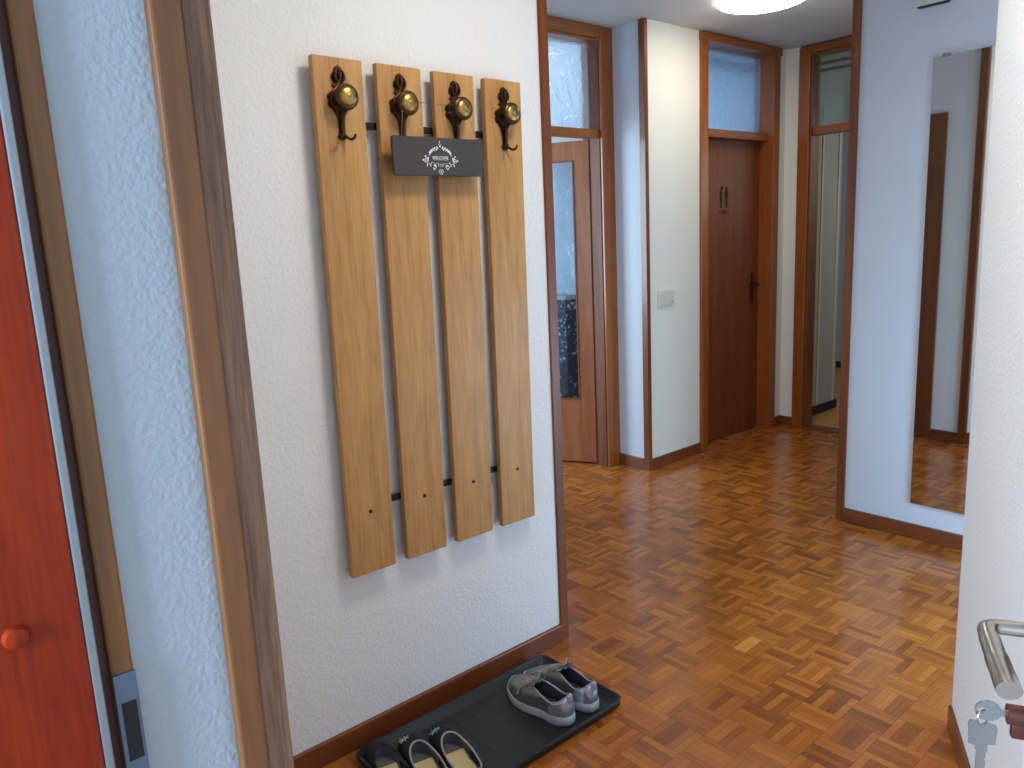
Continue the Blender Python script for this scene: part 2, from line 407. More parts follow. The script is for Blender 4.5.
# casing
Y1 = 3.125
P(MB().box(3.428, 3.53, Y1 - .018, Y1, 0, 2.546, .003), 'door_casing', M['casing'], d)
P(MB().box(2.49, 2.56, Y1 - .018, Y1, 0, 2.546, .003), 'door_casing', M['casing'], d)
P(MB().box(2.56, 3.428, Y1 - .017, Y1, 2.482, 2.546, .003), 'casing_head', M['casing_x'], d)
P(MB().box(3.422, 3.53, Y1, Y1 + .13, 0, 2.472, .001), 'jamb', M['jamb2'], d)
P(MB().box(2.55, 2.57, Y1, Y1 + .13, 0, 2.472, .001), 'jamb', M['jamb2'], d)
P(MB().box(2.57, 3.43, Y1, Y1 + .13, 2.468, 2.548, .002), 'jamb_head', M['casing_x'], d)
P(MB().box(2.57, 3.422, Y1 + .005, Y1 + .06, 1.95, 1.998, .003), 'transom_bar', M['casing_x'], d)
P(MB().box(2.57, 3.422, Y1 + .072, Y1 + .078, 1.998, 2.468), 'transom_glass', M['glassA'], d)
# leaf: hinge at (3.43,3.262) swung into the room beyond
hx, hy = 3.418, 3.205; ang = math.atan2(.89, -.46)
lf = empty('leaf', (hx - 3.0, hy - 3.19, 0), ang); lf.parent = d
W = .84; G0, G1 = .095, W - .10
fr = MB().box(0, G0, -.035, .005, .012, 1.95, .003).box(G1, W, -.035, .005, .012, 1.95, .003).box(G0, G1, -.035, .005, .012, .412).box(G0, G1, -.035, .005, 1.842, 1.95)
lfb = fr.build('leaf_frame', M['leaf2'], lf)
MB().box(G0, G1, -.018, -.012, .41, 1.844).build('leaf_glass', M['glassD'], lf)
gb = MB()
for (a, b, c, e) in ((G0, G0 + .008, .412, 1.842), (G1 - .008, G1, .412, 1.842), (G0, G1, .412, .42), (G0, G1, 1.834, 1.842)): gb.box(a, b, -.002, .010, c, e)
gb.build('glazing_bead', M['trim'], lf)

# ---------------- door_2 : toilet door (wall Y = 2.88)
d2 = reg(struct(empty('door_2', (4.46, 2.88, 0)), 'closed brown toilet door with a blue transom window above'))
P(MB().box(4.035, 4.103, 2.862, 2.88, 0, 2.545, .003), 'door_casing', M['casing'], d2)
P(MB().box(4.835, 4.905, 2.862, 2.88, 0, 2.545, .003), 'door_casing', M['casing'], d2)
P(MB().box(4.03, 4.91, 2.852, 2.88, 2.497, 2.545, .003), 'casing_head', M['casing_x'], d2)
P(MB().box(4.035, 4.103, 2.88, 3.02, 0, CZ - .005, .001), 'jamb', M['casing'], d2)
P(MB().box(4.835, 4.905, 2.88, 3.02, 0, CZ - .005, .001), 'jamb', M['casing'], d2)
P(MB().box(4.103, 4.835, 2.88, 3.02, 2.497, CZ - .005, .001), 'jamb_head', M['casing_x'], d2)
P(MB().box(4.103, 4.835, 2.905, 2.985, 1.965, 2.015, .003), 'transom_bar', M['casing_x'], d2)
P(MB().box(4.103, 4.835, 2.966, 2.972, 2.015, 2.497), 'transom_glass', M['glassB'], d2)
lf2 = P(MB().box(4.105, 4.833, 2.965, 3.0, .008, 1.963, .002), 'leaf', M['leaf'], d2)
# pictogram, lettering, handle are children of the leaf (leaf mesh keeps world coords -> same offset)
def sub(m, name, mat, parent, **k): return m.build(name, mat, parent, **k)
def fig_man(cx, cz, h):
    o = [(-.010, 0), (-.014, .45), (-.022, .50), (-.024, .80), (-.012, .835), (.012, .835), (.024, .80), (.020, .52), (.014, .45), (.012, 0), (.004, 0), (.001, .40), (-.003, 0)]
    s = h / .155
    return [(cx + x * 1.0 * s, cz + z * h) for x, z in o]
m = MB(); y = 2.9645
pts = fig_man(4.446, 1.540, .132); m.plate(pts, .0012)
pts = [(4.388 + x, 1.540 + z * .132) for x, z in [(-.012, 0), (-.012, .30), (-.020, .38), (-.010, .58), (-.018, .70), (-.014, .82), (.006, .84), (.016, .74), (.008, .58), (.016, .40), (.006, .30), (.006, 0), (-.001, 0), (-.003, .25), (-.005, 0)]]
m.plate(pts, .0012)
for cx, cz, r in ((4.446, 1.664, .011), (4.392, 1.665, .012)): m.plate([(cx + r * math.cos(a * PI / 8), cz + r * 1.15 * math.sin(a * PI / 8)) for a in range(16)], .0012)
bmesh.ops.translate(m.bm, verts=m.bm.verts[:], vec=(0, y, 0))
sub(m, 'pictogram', M['blackprint'], lf2)

def text_mesh(name, body, size, mat, parent, loc, rot, ext=.0006, spacing=1.0):
    cu = bpy.data.curves.new(name + '_tmp', 'FONT'); cu.body = body; cu.size = size; cu.extrude = ext; cu.align_x = 'CENTER'; cu.space_character = spacing
    ob = bpy.data.objects.new(name + '_tmp', cu); COL.objects.link(ob)
    bpy.context.view_layer.update()
    dg = bpy.context.evaluated_depsgraph_get()
    me = bpy.data.meshes.new_from_object(ob.evaluated_get(dg)); me.name = name
    bpy.data.objects.remove(ob); 
    me.materials.clear(); me.materials.append(mat)
    o = bpy.data.objects.new(name, me); COL.objects.link(o); o.parent = parent; o.location = loc; o.rotation_euler = rot
    return o
text_mesh('lettering', 'TOILET', .036, M['blackprint'], lf2, (4.415, y, 1.500), (PI / 2, 0, 0), .0006)
# handle: ornate long plate with lever
hm = MB()
pl = []
for i in range(33):
    t = i / 32; z = -.105 + .21 * t
    w = .013 + .004 * math.cos(t * 6 * PI) + (.003 if .35 < t < .65 else 0)
    if i in (0, 32): w = .003
    pl.append((w, z))
out = [(4.752 + w, 1.000 + z) for w, z in pl] + [(4.752 - w, 1.000 + z) for w, z in reversed(pl)]
hm.plate(out, .006, bev=.001)
bmesh.ops.translate(hm.bm, verts=hm.bm.verts[:], vec=(0, 2.965, 0))
hm.tube([(4.752, 2.96, 1.022), (4.752, 2.922, 1.022)], .010)
hm.tube([(4.764, 2.918, 1.023), (4.752, 2.914, 1.022), (4.712, 2.912, 1.017), (4.667, 2.914, 1.020), (4.655, 2.914, 1.024)], [.006, .010, .0085, .007, .009])
sub(hm, 'handle', M['bronze'], lf2, smooth=True)

# ---------------- door_3 : end doorway (wall X = 5.0), open, with transom
d3 = reg(struct(empty('door_3', (5.0, 2.3, 0)), 'open end doorway with a clear grey transom, half hidden by the mirror wall'))
P(MB().box(4.982, 5.0, 2.70, 2.777, 0, 2.54, .003), 'door_casing', M['casing'], d3)
P(MB().box(4.982, 5.0, 1.83, 1.90, 0, 2.54, .003), 'door_casing', M['casing'], d3)
P(MB().box(4.975, 5.0, 1.90, 2.70, 2.495, 2.54, .003), 'casing_head', M['casing_y'], d3)
P(MB().box(5.0, 5.11, 2.69, 2.775, 0, CZ - .005, .001), 'jamb', M['trim'], d3)
P(MB().box(5.0, 5.11, 1.84, 1.90, 0, CZ - .005, .001), 'jamb', M['trim'], d3)
P(MB().box(5.0, 5.11, 1.90, 2.69, 2.485, CZ - .005, .001), 'jamb_head', M['casing_y'], d3)
P(MB().box(5.02, 5.09, 1.90, 2.69, 1.985, 2.04, .003), 'transom_bar', M['casing_y'], d3)
P(MB().box(5.068, 5.074, 1.90, 2.69, 2.04, 2.485), 'transom_glass', M['glassC'], d3)
P(MB().box(5.0, 5.11, 1.90, 2.69, 0, .008, .002), 'sill', M['trim'], d3)

# ---------------- door_4 : framed doorway on the corner wall (seen in mirror)
d4 = reg(struct(empty('door_4', (1.765, 2.55, 0)), 'brown door frame seen only in the mirror'))
P(MB().box(1.765, 1.783, 2.045, 2.125, 0, 2.04, .003), 'door_casing', M['trim'], d4)
P(MB().box(1.765, 1.783, 3.01, 3.08, 0, 2.04, .003), 'door_casing', M['trim'], d4)
P(MB().box(1.765, 1.783, 2.125, 3.01, 1.97, 2.04, .003), 'casing_head', M['base_y'], d4)
P(MB().box(1.60, 1.779, 2.12, 2.20, 0, 1.99), 'jamb', M['base_y'], d4)
P(MB().box(1.66, 1.765, 3.0, 3.02, 0, 1.99), 'jamb', M['trim'], d4)
struct(MB().box(1.66, 1.765, 2.12, 3.02, 1.99, CZ).build('wall_header', M['wall_smooth']))

# ---------------- entrance frame (left): orange panel, strip, ochre jamb, reveal, inner casing
d5 = reg(struct(empty('door_5', (.14, .78, 0)), 'entrance door frame with an orange outer panel and a steel strike plate'))
op = P(MB().box(-.75, .1255, .775, .83, 0, 2.3, .002), 'outer_panel', M['orange'], d5)
sub(MB().lathe([(0, .008), (.005, .0075), (.009, .006), (.0105, .003), (.0115, 0)], 24, Matrix.Translation((.073, .775, 1.092)) @ Matrix.Rotation(PI / 2, 4, 'X')), 'bolt_head', M['orange'], op, smooth=True)
P(MB().box(.1255, .1330, .771, .82, 0, 2.3, .0015), 'metal_strip', M['silver'], d5)
P(MB().box(.1330, .142, .785, .82, 0, 2.3), 'rebate', M['maroon'], d5)
P(MB().box(.142, .1625, .777, .83, 0, 2.3, .003), 'ochre_jamb', M['jamb_y'], d5)
P(MB().box(.252, .281, .768, .785, 0, 2.3, .003), 'inner_casing', M['jamb_b'], d5)
P(MB().box(.281, .311, .774, .90, 0, 2.3, .003), 'weathered_casing', M['weather'], d5)
P(MB().box(.292, .31, .90, 1.84, 0, CZ), 'casing_return', M['wall'], d5)
sp_ = P(MB().box(.1425, .163, .7745, .778, .80, 1.022, .0005), 'strike_plate', M['steel'], d5)
sub(MB().box(.1465, .160, .7738, .7755, .930, .992), 'strike_hole', M['black'], sp_)

# ------------------------------------------------------------------ rooms beyond the doors
struct(MB().box(3.66, 3.76, 2.99, 4.3, 0, CZ).box(4.905, 5.0, 2.99, 4.3, 0, CZ).box(3.66, 5.0, 4.3, 4.4, 0, CZ).build('wall_toilet', M['wall_smooth']))
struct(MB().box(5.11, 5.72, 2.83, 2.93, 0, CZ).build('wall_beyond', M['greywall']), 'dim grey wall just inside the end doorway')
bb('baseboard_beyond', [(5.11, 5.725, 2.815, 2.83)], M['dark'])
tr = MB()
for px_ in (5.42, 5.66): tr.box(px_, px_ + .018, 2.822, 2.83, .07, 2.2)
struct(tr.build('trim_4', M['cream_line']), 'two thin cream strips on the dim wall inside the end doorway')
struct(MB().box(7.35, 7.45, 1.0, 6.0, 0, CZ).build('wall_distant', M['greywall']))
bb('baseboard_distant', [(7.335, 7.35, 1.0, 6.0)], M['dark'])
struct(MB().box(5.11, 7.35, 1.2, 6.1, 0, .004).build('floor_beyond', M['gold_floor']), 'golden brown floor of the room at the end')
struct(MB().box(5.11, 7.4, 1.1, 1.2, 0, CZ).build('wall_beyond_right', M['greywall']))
rod = MB().tube([(5.30, 1.5, 2.479), (5.30, 2.82, 2.479)], .011).tube([(5.30, 1.5, 2.434), (5.30, 2.82, 2.434)], .011)  # double rail added to draw the dark bands in the end transom
rod.box(5.285, 5.315, 1.5, 1.52, 2.41, 2.50)
tag(rod.build('end_transom_rail', M['rodmetal'], smooth=True), 'dark double rail added behind the grey transom at the end', 'curtain rail')
rod = MB().tube([(4.04, 3.09, 2.466), (4.90, 3.09, 2.466)], .011).tube([(4.04, 3.09, 2.430), (4.90, 3.09, 2.430)], .008)  # another pair of bars, added for the dark band in the toilet transom
tag(rod.build('toilet_transom_rail', M['rodmetal'], smooth=True), 'dark double rail added behind the blue transom over the toilet door', 'rail')
# windows giving the daylight in the side rooms
struct(MB().box(4.1, 4.75, 4.30, 4.36, 1.3, 2.5, .01).build('window_1', M['doorwhite'])) if False else None
cb = empty('cupboard', (3.40, 3.42, 0))
tag(cb, 'dark blue cupboard with a white scribbled pattern behind the ajar door glass', 'cupboard')
MB().box(0, .125, 0, .28, 0, 1.02, .006).build('carcass', M['scribble'], cb)
MB().box(-.01, .128, -.01, .29, 1.02, 1.045, .004).build('cupboard_top', M['greywall'], cb)

# ------------------------------------------------------------------ coat rack
rack = tag(empty('coat_rack', (1.28, 1.84, 1.2)), 'wall coat rack of four light oak boards with antique brass knobs', 'coat rack')
RO = Vector((1.28, 1.84, 1.2)); rack.rotation_euler = (0, math.radians(.6), 0)
def rl(x, y, z): return (x - RO.x, y - RO.y, z - RO.z)
XS = [1.010, 1.189, 1.368, 1.546]
for i, cx in enumerate(XS):
    b = MB().box(-.069, .069, -.019, 0, -.677, .671, .0025)
    bo = b.build('board', M['oak'], rack, loc=rl(cx + .0045, 1.814, 1.200))
    # small uv shift by object-space offset is given by each board's own material coordinates
    sc_ = MB().lathe([(0, .0035), (.0045, .003), (.0055, .0)], 16, Matrix.Rotation(PI / 2, 4, 'X')).build('screw', M['bronze'], bo, smooth=True, loc=(0, -.019, -.502))
for z in (1.717, .709):
    MB().box(-.29, .29, -.004, .004, -.009, .009, .001).box(-.29, -.27, .004, .018, -.009, .009).box(.27, .29, .004, .018, -.009, .009).build('rail', M['blackmetal'], rack, loc=rl(1.282, 1.8195, z))
# hook
def esc_outline():
    # half-profile: (half width, z) relative to knob axis, ornate
    prof = [(.001, .079), (.006, .076), (.010, .070), (.008, .066), (.014, .060), (.017, .052), (.016, .044), (.010, .041), (.012, .036), (.017, .030), (.009, .026),
            (.010, .020), (.020, .016), (.028, .010), (.030, .002), (.026, -.004), (.029, -.012), (.026, -.021), (.018, -.026), (.014, -.034), (.010, -.040), (.008, -.052), (.0065, -.072), (.008, -.084), (.011, -.090), (.006, -.097), (.001, -.099)]
    return [(w * 1.15, z) for w, z in prof] + [(-w * 1.15, z) for w, z in reversed(prof)]
def make_hook(parent, loc):
    m = MB().plate(esc_outline(), .006, bev=.0018)
    # raised ornament: leaves and beads
    for sx in (-1, 1):
        m.tube(catmull([(sx * .004, -.008, .074), (sx * .011, -.010, .062), (sx * .012, -.011, .048), (sx * .005, -.010, .038)], 5), [.0022 + .0016 * math.sin(PI * t / 15) for t in range(16)], 7)
        m.tube(catmull([(sx * .006, -.009, .030), (sx * .022, -.009, .014), (sx * .026, -.009, .0), (sx * .023, -.009, -.016), (sx * .010, -.009, -.028)], 5), .0032, 7)
        # two diverging prongs at the foot
        m.tube(catmull([(sx * .003, -.006, -.084), (sx * .008, -.016, -.094), (sx * .013, -.026, -.098), (sx * .017, -.034, -.093), (sx * .018, -.036, -.086)], 5), [.0036] * 16 + [.0032] * 4 + [.0052], 8)
    m.tube([(0, -.008, .072), (0, -.012, .060), (0, -.010, .046)], [.003, .006, .003], 8)
    m.tube([(0, -.006, -.03), (0, -.010, -.05), (0, -.010, -.075), (0, -.008, -.09)], [.006, .0055, .005, .005], 8)
    h = m.build('coat_hook', M['bronze'], parent, smooth=True, loc=loc)
    R = Matrix.Rotation(PI / 2, 4, 'X')
    MB().lathe([(.012, 0), (.0125, .012), (.010, .020), (.014, .026), (.024, .030), (.0305, .034), (.0315, .038), (.030, .043), (.026, .0455), (.0235, .045)], 40, R).build('knob', M['bronze'], h, smooth=True)
    MB().lathe([(.0238, .0445), (.0225, .0475), (.018, .0495), (.012, .0515), (.007, .0525), (.005, .0520), (.0035, .0535), (0, .0545)], 40, R).build('knob_cap', M['brass'], h, smooth=True, angle=60)
    return h
for i, cx in enumerate(XS):
    make_hook(rack, rl(cx + .002, 1.795, 1.772))

# slate sign hanging from the two middle knobs
sign = tag(empty('slate_sign', (1.283, 1.752, 1.640)), 'small dark slate welcome board hanging on wire from the two middle knobs', 'sign')
def rrect(w, h, r, n=5):
    pts = []
    for cx, cz, a0 in ((w - r, h - r, 0), (-w + r, h - r, 90), (-w + r, -h + r, 180), (w - r, -h + r, 270)):
        for i in range(n + 1):
            a = math.radians(a0 + 90 * i / n); pts.append((cx + r * math.cos(a), cz + r * math.sin(a)))
    return pts
MB().plate(rrect(.149, .0495, .008), .008, bev=.001).build('slate', M['slate'], sign, loc=(0, .004, 0))
wr = MB()
def hang(pts): wr.tube(pts, .0007, 6)
# local coords relative to (1.283,1.752,1.64): knob 2 at x=-.088, knob 3 at x=.091, z=.132
hang([(-.123, -.0045, .041), (-.121, -.006, .052), (-.106, .002, .126), (-.099, .004, .140), (-.088, .006, .150), (-.078, .006, .145), (-.060, .006, .138), (0, .006, .1365), (.060, .006, .138), (.082, .006, .146), (.091, .006, .150), (.102, .004, .141), (.110, .002, .118), (.122, -.006, .052), (.124, -.0045, .041)])
hang([(.076, .006, .122), (.04, .006, .118), (.062, .008, .1125), (.086, .008, .114)])
for sx in (-.123, .124):
    wr.tube([(sx + .004 * math.cos(a * PI / 5), -.0058, .041 + .005 * math.sin(a * PI / 5)) for a in range(10)], .0009, 6, closed=True)
wr.build('hanging_wire', M['wire'], sign, smooth=True)
pr = MB()
def fl2(pts, r=.0007): pr.tube([(x * 1.13, -.0046, z * 1.10 - .003) for x, z in pts], r * 1.6, 6, flat=.4)
def arc(cx, cz, rx, rz, a0, a1, n=14): return [(cx + rx * math.cos(math.radians(a0 + (a1 - a0) * i / n)), cz + rz * math.sin(math.radians(a0 + (a1 - a0) * i / n))) for i in range(n + 1)]
def dot(x, z, r): pr.plate([(x + r * math.cos(a * PI / 5), z + r * math.sin(a * PI / 5)) for a in range(10)], .0) if False else pr.tube([(x * 1.13, -.0041, z * 1.10 - .003), (x * 1.13, -.0050, z * 1.10 - .003)], r * 1.35, 10)
for s in (-1, 1):
    # arched garland
    fl2(arc(0, -.004, .034, .026, 90 - s * 8, 90 - s * 62), .0010)
    for a in (14, 26, 38, 50, 62):
        x = s * .034 * math.sin(math.radians(a)); z = -.004 + .026 * math.cos(math.radians(a)) + .0035
        dot(x, z, .0018 + .0005 * (a > 45)); dot(x + s * .002, z - .0055, .0013)
    # side scrolls
    cx = s * .042
    fl2(arc(cx, -.006, .006, .0055, 90, 90 + s * 300), .0011); fl2(arc(cx - s * .001, -.0055, .003, .003, 0, 330), .0008)
    dot(cx + s * .008, -.006, .0018); dot(cx + s * .001, .003, .0017); dot(cx - s * .006, -.001, .0016)
    fl2([(cx - s * .004, -.013), (cx - s * .012, -.0165), (cx - s * .016, -.012), (s * .026, -.009)], .0011)
    fl2([(cx - s * .012, -.0165), (cx - s * .013, -.021)], .0009); fl2([(cx - s * .004, -.014), (cx - s * .002, -.021)], .0009)
    fl2([(s * .026, -.012), (s * .018, -.0125), (s * .012, -.014)], .0007)
    fl2(arc(s * .019, -.021, .0045, .005, 120, 120 + s * 280), .0012); dot(s * .018, -.0185, .0020); dot(s * .020, -.027, .0016)
fl2([(-.022, -.0050), (.022, -.0050)], .0006)
# little heart / drop below, small crown on top
fl2([(0, -.040), (-.006, -.034), (-.0065, -.030), (-.003, -.0275), (0, -.030), (.003, -.0275), (.0065, -.030), (.006, -.034), (0, -.040)], .0009); dot(0, -.033, .0015)
fl2([(-.004, .030), (0, .036), (.004, .030), (-.004, .030)], .0008); dot(0, .0385, .0011); dot(0, .027, .0016)
fl2([(-.009, -.0125), (-.006, -.021), (-.003, -.014), (0, -.021), (.003, -.014), (.006, -.021), (.009, -.0125)], .0007)
prn = pr.build('printed_ornament', M['chalk'], sign)
text_mesh('printed_word', 'WELCOME', .0110, M['chalk'], sign, (0, -.0042, -.0066), (PI / 2, 0, 0), .0003)

# ------------------------------------------------------------------ mirror
mir = tag(empty('wall_mirror_panel', (3.49, 1.36, 1.109)), 'tall frameless mirror hanging on the smooth wall at right', 'mirror')
mir.name = 'tall_mirror'
mir.rotation_euler = (0, 0, math.radians(-1.7))
MB().box(-.0035, .001, -.50, 0, -.943, .943).build('mirror_glass', M['mirror'], mir)
MB().box(.001, .004, -.50, .001, -.9435, .9435).build('backing', M['mirror_edge'], mir)
MB().box(-.006, .004, -.065, -.035, .938, .950, .001).build('mirror_clip', M['nickel'], mir)

# door chime box over the mirror
ch = tag(empty('wall_box', (3.5, 1.372, 2.33)), 'grey-beige plastic box on the wall above the mirror', 'box')
MB().box(-.035, 0, -.055, .060, -.075, .075, .006).build('box_cover', M['chime'], ch)
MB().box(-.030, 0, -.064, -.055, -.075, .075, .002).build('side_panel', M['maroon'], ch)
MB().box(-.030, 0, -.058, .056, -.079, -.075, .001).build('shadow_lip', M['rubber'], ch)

# light switch
sw = tag(empty('light_switch', (3.697, 2.88, 1.021)), 'square ivory light switch on the cream wall beside the toilet door', 'light switch')
MB().box(-.078, .078, -.010, 0, -.049, .049, .003).build('cover_plate', M['switch'], sw)
MB().box(-.064, .018, -.013, -.009, -.038, .038, .0015).build('rocker', M['switch'], sw)
MB().box(.024, .064, -.0125, -.009, -.038, .038, .0012).build('side_rocker', M['switch'], sw)
MB().box(.045, .058, -.0132, -.0120, -.030, -.018, .0003).build('indicator', M['greywall'], sw)

# ceiling lights
def ceiling_light(x, y, r, mat, label, flat=False):
    e = tag(empty('ceiling_light', (x, y, CZ)), label, 'ceiling light', None)
    MB().lathe([(0, 0), (r * .93, 0), (r * .95, -.012), (r * .90, -.016)], 48).build('lamp_base', M['switch'], e, smooth=True)
    pr_ = [(r, -.010)] + [(r * math.cos(a), -.010 - .036 * math.sin(a)) for a in [PI / 2 * i / 10 for i in range(0, 10)]] + [(0, -.046)]
    if flat:
        MB().lathe([(r * .96, -.010), (r, -.012), (r, -.030), (r * .95, -.034), (r * .94, -.026)], 48).build('lamp_rim', M['switch'], e, smooth=True)
        pr_ = [(r * .95, -.020), (r * .94, -.026), (0, -.027)]
    MB().lathe(pr_, 48).build('lamp_glass', mat, e, smooth=True)
ceiling_light(3.765, 2.305, .225, M['lamp'], 'round white ceiling light glowing in front of the toilet door')
ceiling_light(1.35, .93, .20, M['lamp2'], 'round glowing ceiling light over the entrance hall, out of the picture', True)

# ------------------------------------------------------------------ entrance door leaf, handle, lock and keys (right edge)
ux, uy = uA.x, uA.y
LD = Vector((math.cos(math.radians(26.8)), math.sin(math.radians(26.8)), 0)); LN = Vector((-LD.y, LD.x, 0))
SPN = Vector((.850, .247, 1.000))                    # lever bend point over the spindle
FACE = .052                                          # lever stands this far off the leaf face
ed = struct(empty('door_6', tuple((SPN - LN * FACE)[:2]) + (0,), math.radians(26.8)), 'open entrance door leaf seen edge-on at the right with lever handle')
lf6 = MB().box(-.79, .058, -.042, 0, .01, 2.08, .002).build('leaf', M['doorwhite'], ed)
pl6 = MB().box(-.022, .022, 0, .008, .865, 1.085, .004).build('lock_plate', M['lockbrown'], lf6, smooth=True)
hz = 1.000
lv = MB()
lv.tube([(0, .006, hz), (0, .016, hz)], [.014, .013], 16)
path = [(0, .012, hz), (0, .034, hz), (-.001, .046, hz), (-.006, .0535, hz), (-.014, .0555, hz), (-.03, .056, hz), (-.07, .056, hz - .001), (-.105, .055, hz - .003), (-.118, .0545, hz - .004)]
lv.tube(catmull(path, 4), [.0088] * 12 + [.0092] * 8 + [.0100] * 4 + [.0108] * 4 + [.0112] * 5, 18, flat=.85)
lv.build('lever_handle', M['nickel'], lf6, smooth=True, angle=50)
cy = MB()
cz = .903
cy.tube([(.0, .006, cz), (.0, .030, cz)], .0105, 18).box(-.005, .005, .006, .026, cz - .026, cz - .006, .003)
cy.build('lock_cylinder', M['lockbrown'], lf6, smooth=True)
# key in the lock
def W6(x, y, z):
    p = (SPN - LN * FACE); return Vector((p.x, p.y, 0)) + LD * x + LN * y + Vector((0, 0, z))
kk_ = tag(empty('key', W6(0, .026, cz), math.radians(26.8)), 'round-headed key stuck in the entrance door lock', 'key')
MB().box(-.001, .001, -.012, .012, -.004, .004, .0004).build('blade', M['keymetal'], kk_)
km = MB(); n = 24
ring = [(.0125 * math.cos(2 * PI * i / n) + .020, .0115 * math.sin(2 * PI * i / n)) for i in range(n)]
a = [km.bm.verts.new((-.0012, y_, z_)) for y_, z_ in ring]; b = [km.bm.verts.new((.0012, y_, z_)) for y_, z_ in ring]
hole = [(.0035 * math.cos(2 * PI * i / n) + .026, .0035 * math.sin(2 * PI * i / n)) for i in range(n)]
c = [km.bm.verts.new((-.0012, y_, z_)) for y_, z_ in hole]; e_ = [km.bm.verts.new((.0012, y_, z_)) for y_, z_ in hole]
for i in range(n):
    j = (i + 1) % n
    km.bm.faces.new((a[i], a[j], b[j], b[i])); km.bm.faces.new((c[i], e_[i], e_[j], c[j]))
    km.bm.faces.new((a[i], c[i], c[j], a[j])); km.bm.faces.new((b[i], b[j], e_[j], e_[i]))
bh = km.build('key_head', M['keymetal'], kk_); bh.location = (0, .001, 0)
kr = tag(MB().tube([(0, .0085 * math.cos(2 * PI * i / 24), .0085 * math.sin(2 * PI * i / 24)) for i in range(24)], .0008, 8, closed=True).build('key_ring', M['nickel'], None, smooth=True), 'small wire ring joining the two keys at the door lock', 'key ring')
cpos = W6(.0, .051, cz - .0085); kr.location = cpos; kr.rotation_euler = (0, 0, math.radians(70))
k2 = tag(empty('key', tuple(cpos + Vector((0, 0, -.008))), math.radians(-65)), 'flat square-headed key hanging from the ring below the lock', 'key')
km = MB().plate([(-.0135, -.002), (-.0125, .003), (-.004, .003), (-.003, .0), (.003, .0), (.004, .003), (.0125, .001), (.0135, -.003), (.0125, -.021), (.006, -.022), (.0055, -.031), (-.0055, -.031), (-.006, -.026), (-.0125, -.024)], .0022)
km.build('key_head', M['keymetal'], k2); k2.scale = (1.0, 1, 1.0)
km = MB().plate([(-.0045, -.031), (.0045, -.031), (.0045, -.038), (.003, -.040), (.0045, -.043), (.0045, -.050), (.002, -.054), (.0035, -.058), (.001, -.064), (-.0045, -.060)], .0018)
km.build('blade', M['keymetal'], k2)

# ------------------------------------------------------------------ shoe tray
tray = tag(empty('shoe_tray', (1.250, 1.607, 0)), 'black plastic shoe tray on the parquet under the coat rack', 'tray')
TW, TH = .366, .184
def rr(w, h, r, z, n=6): return [(x, y_, z) for x, y_ in rrect(w, h, r, n)]
rows = [rr(TW - .012, TH - .012, .022, .001), rr(TW - .004, TH - .004, .026, .014), rr(TW, TH, .030, .028), rr(TW - .002, TH - .002, .029, .031), rr(TW - .008, TH - .008, .025, .031), rr(TW - .010, TH - .010, .024, .028), rr(TW - .026, TH - .026, .018, .008), rr(TW - .040, TH - .040, .012, .006)]
tm = MB(); vs = tm.grid(rows, closed=True); tm.bm.faces.new(vs[-1]); tm.bm.faces.new(vs[0][::-1])
# shallow ribs inside
for i in range(-5, 6): tm.box(i * .060 - .0025, i * .060 + .0025, -.125, .125, .0055, .0064, .0003)
tm.build('tray_body', M['rubber'], tray, smooth=True, angle=50)

# ------------------------------------------------------------------ shoes
def outline(L, wf, wh, n=48, skew=.0):
    """closed foot outline in XY; toe at +Y"""
    ctrl = [(0, .5), (wf * .42, .475), (wf * .80, .40), (wf * .98, .27), (wf * 1.0, .17), (wf * .88, 0), (wh * .94, -.16), (wh, -.30), (wh * .90, -.41), (wh * .50, -.485), (0, -.5)]
    pts = [(x, y_ * L) for x, y_ in ctrl]; left = [(-x * (.96 if y_ > 0 else 1), y_ * L) for x, y_ in ctrl[1:-1]][::-1]
    c = catmull([Vector((x, y_, 0)) for x, y_ in pts + left], 5, closed=True)
    return [(v.x + skew * max(0, v.y) ** 2 * 8, v.y) for v in c]
def ring_pts(ctrl, n):
    c = catmull([Vector(p) for p in ctrl], 12, closed=True)
    # resample by index to n points
    m = len(c); return [c[int(i * m / n) % m] for i in range(n)]
def loft_shoe(parent, name, mat, out, ring, z0, levels=9, ex=1.6, bz=1.5, grow=0.0):
    n = len(out); rows = []
    # match ring points by polar angle-free index: both start at toe and go clockwise
    for l in range(levels + 1):
        v = l / levels; a = v ** ex; b = 1 - (1 - v) ** bz; row = []
        for i in range(n):
            ox, oy = out[i]; r = ring[i]
            row.append((ox * (1 - a) + r[0] * a, oy * (1 - a) + r[1] * a, z0 * (1 - b) + r[2] * b))
        rows.append(row)
    m = MB(); m.grid(rows, closed=True)
    return m
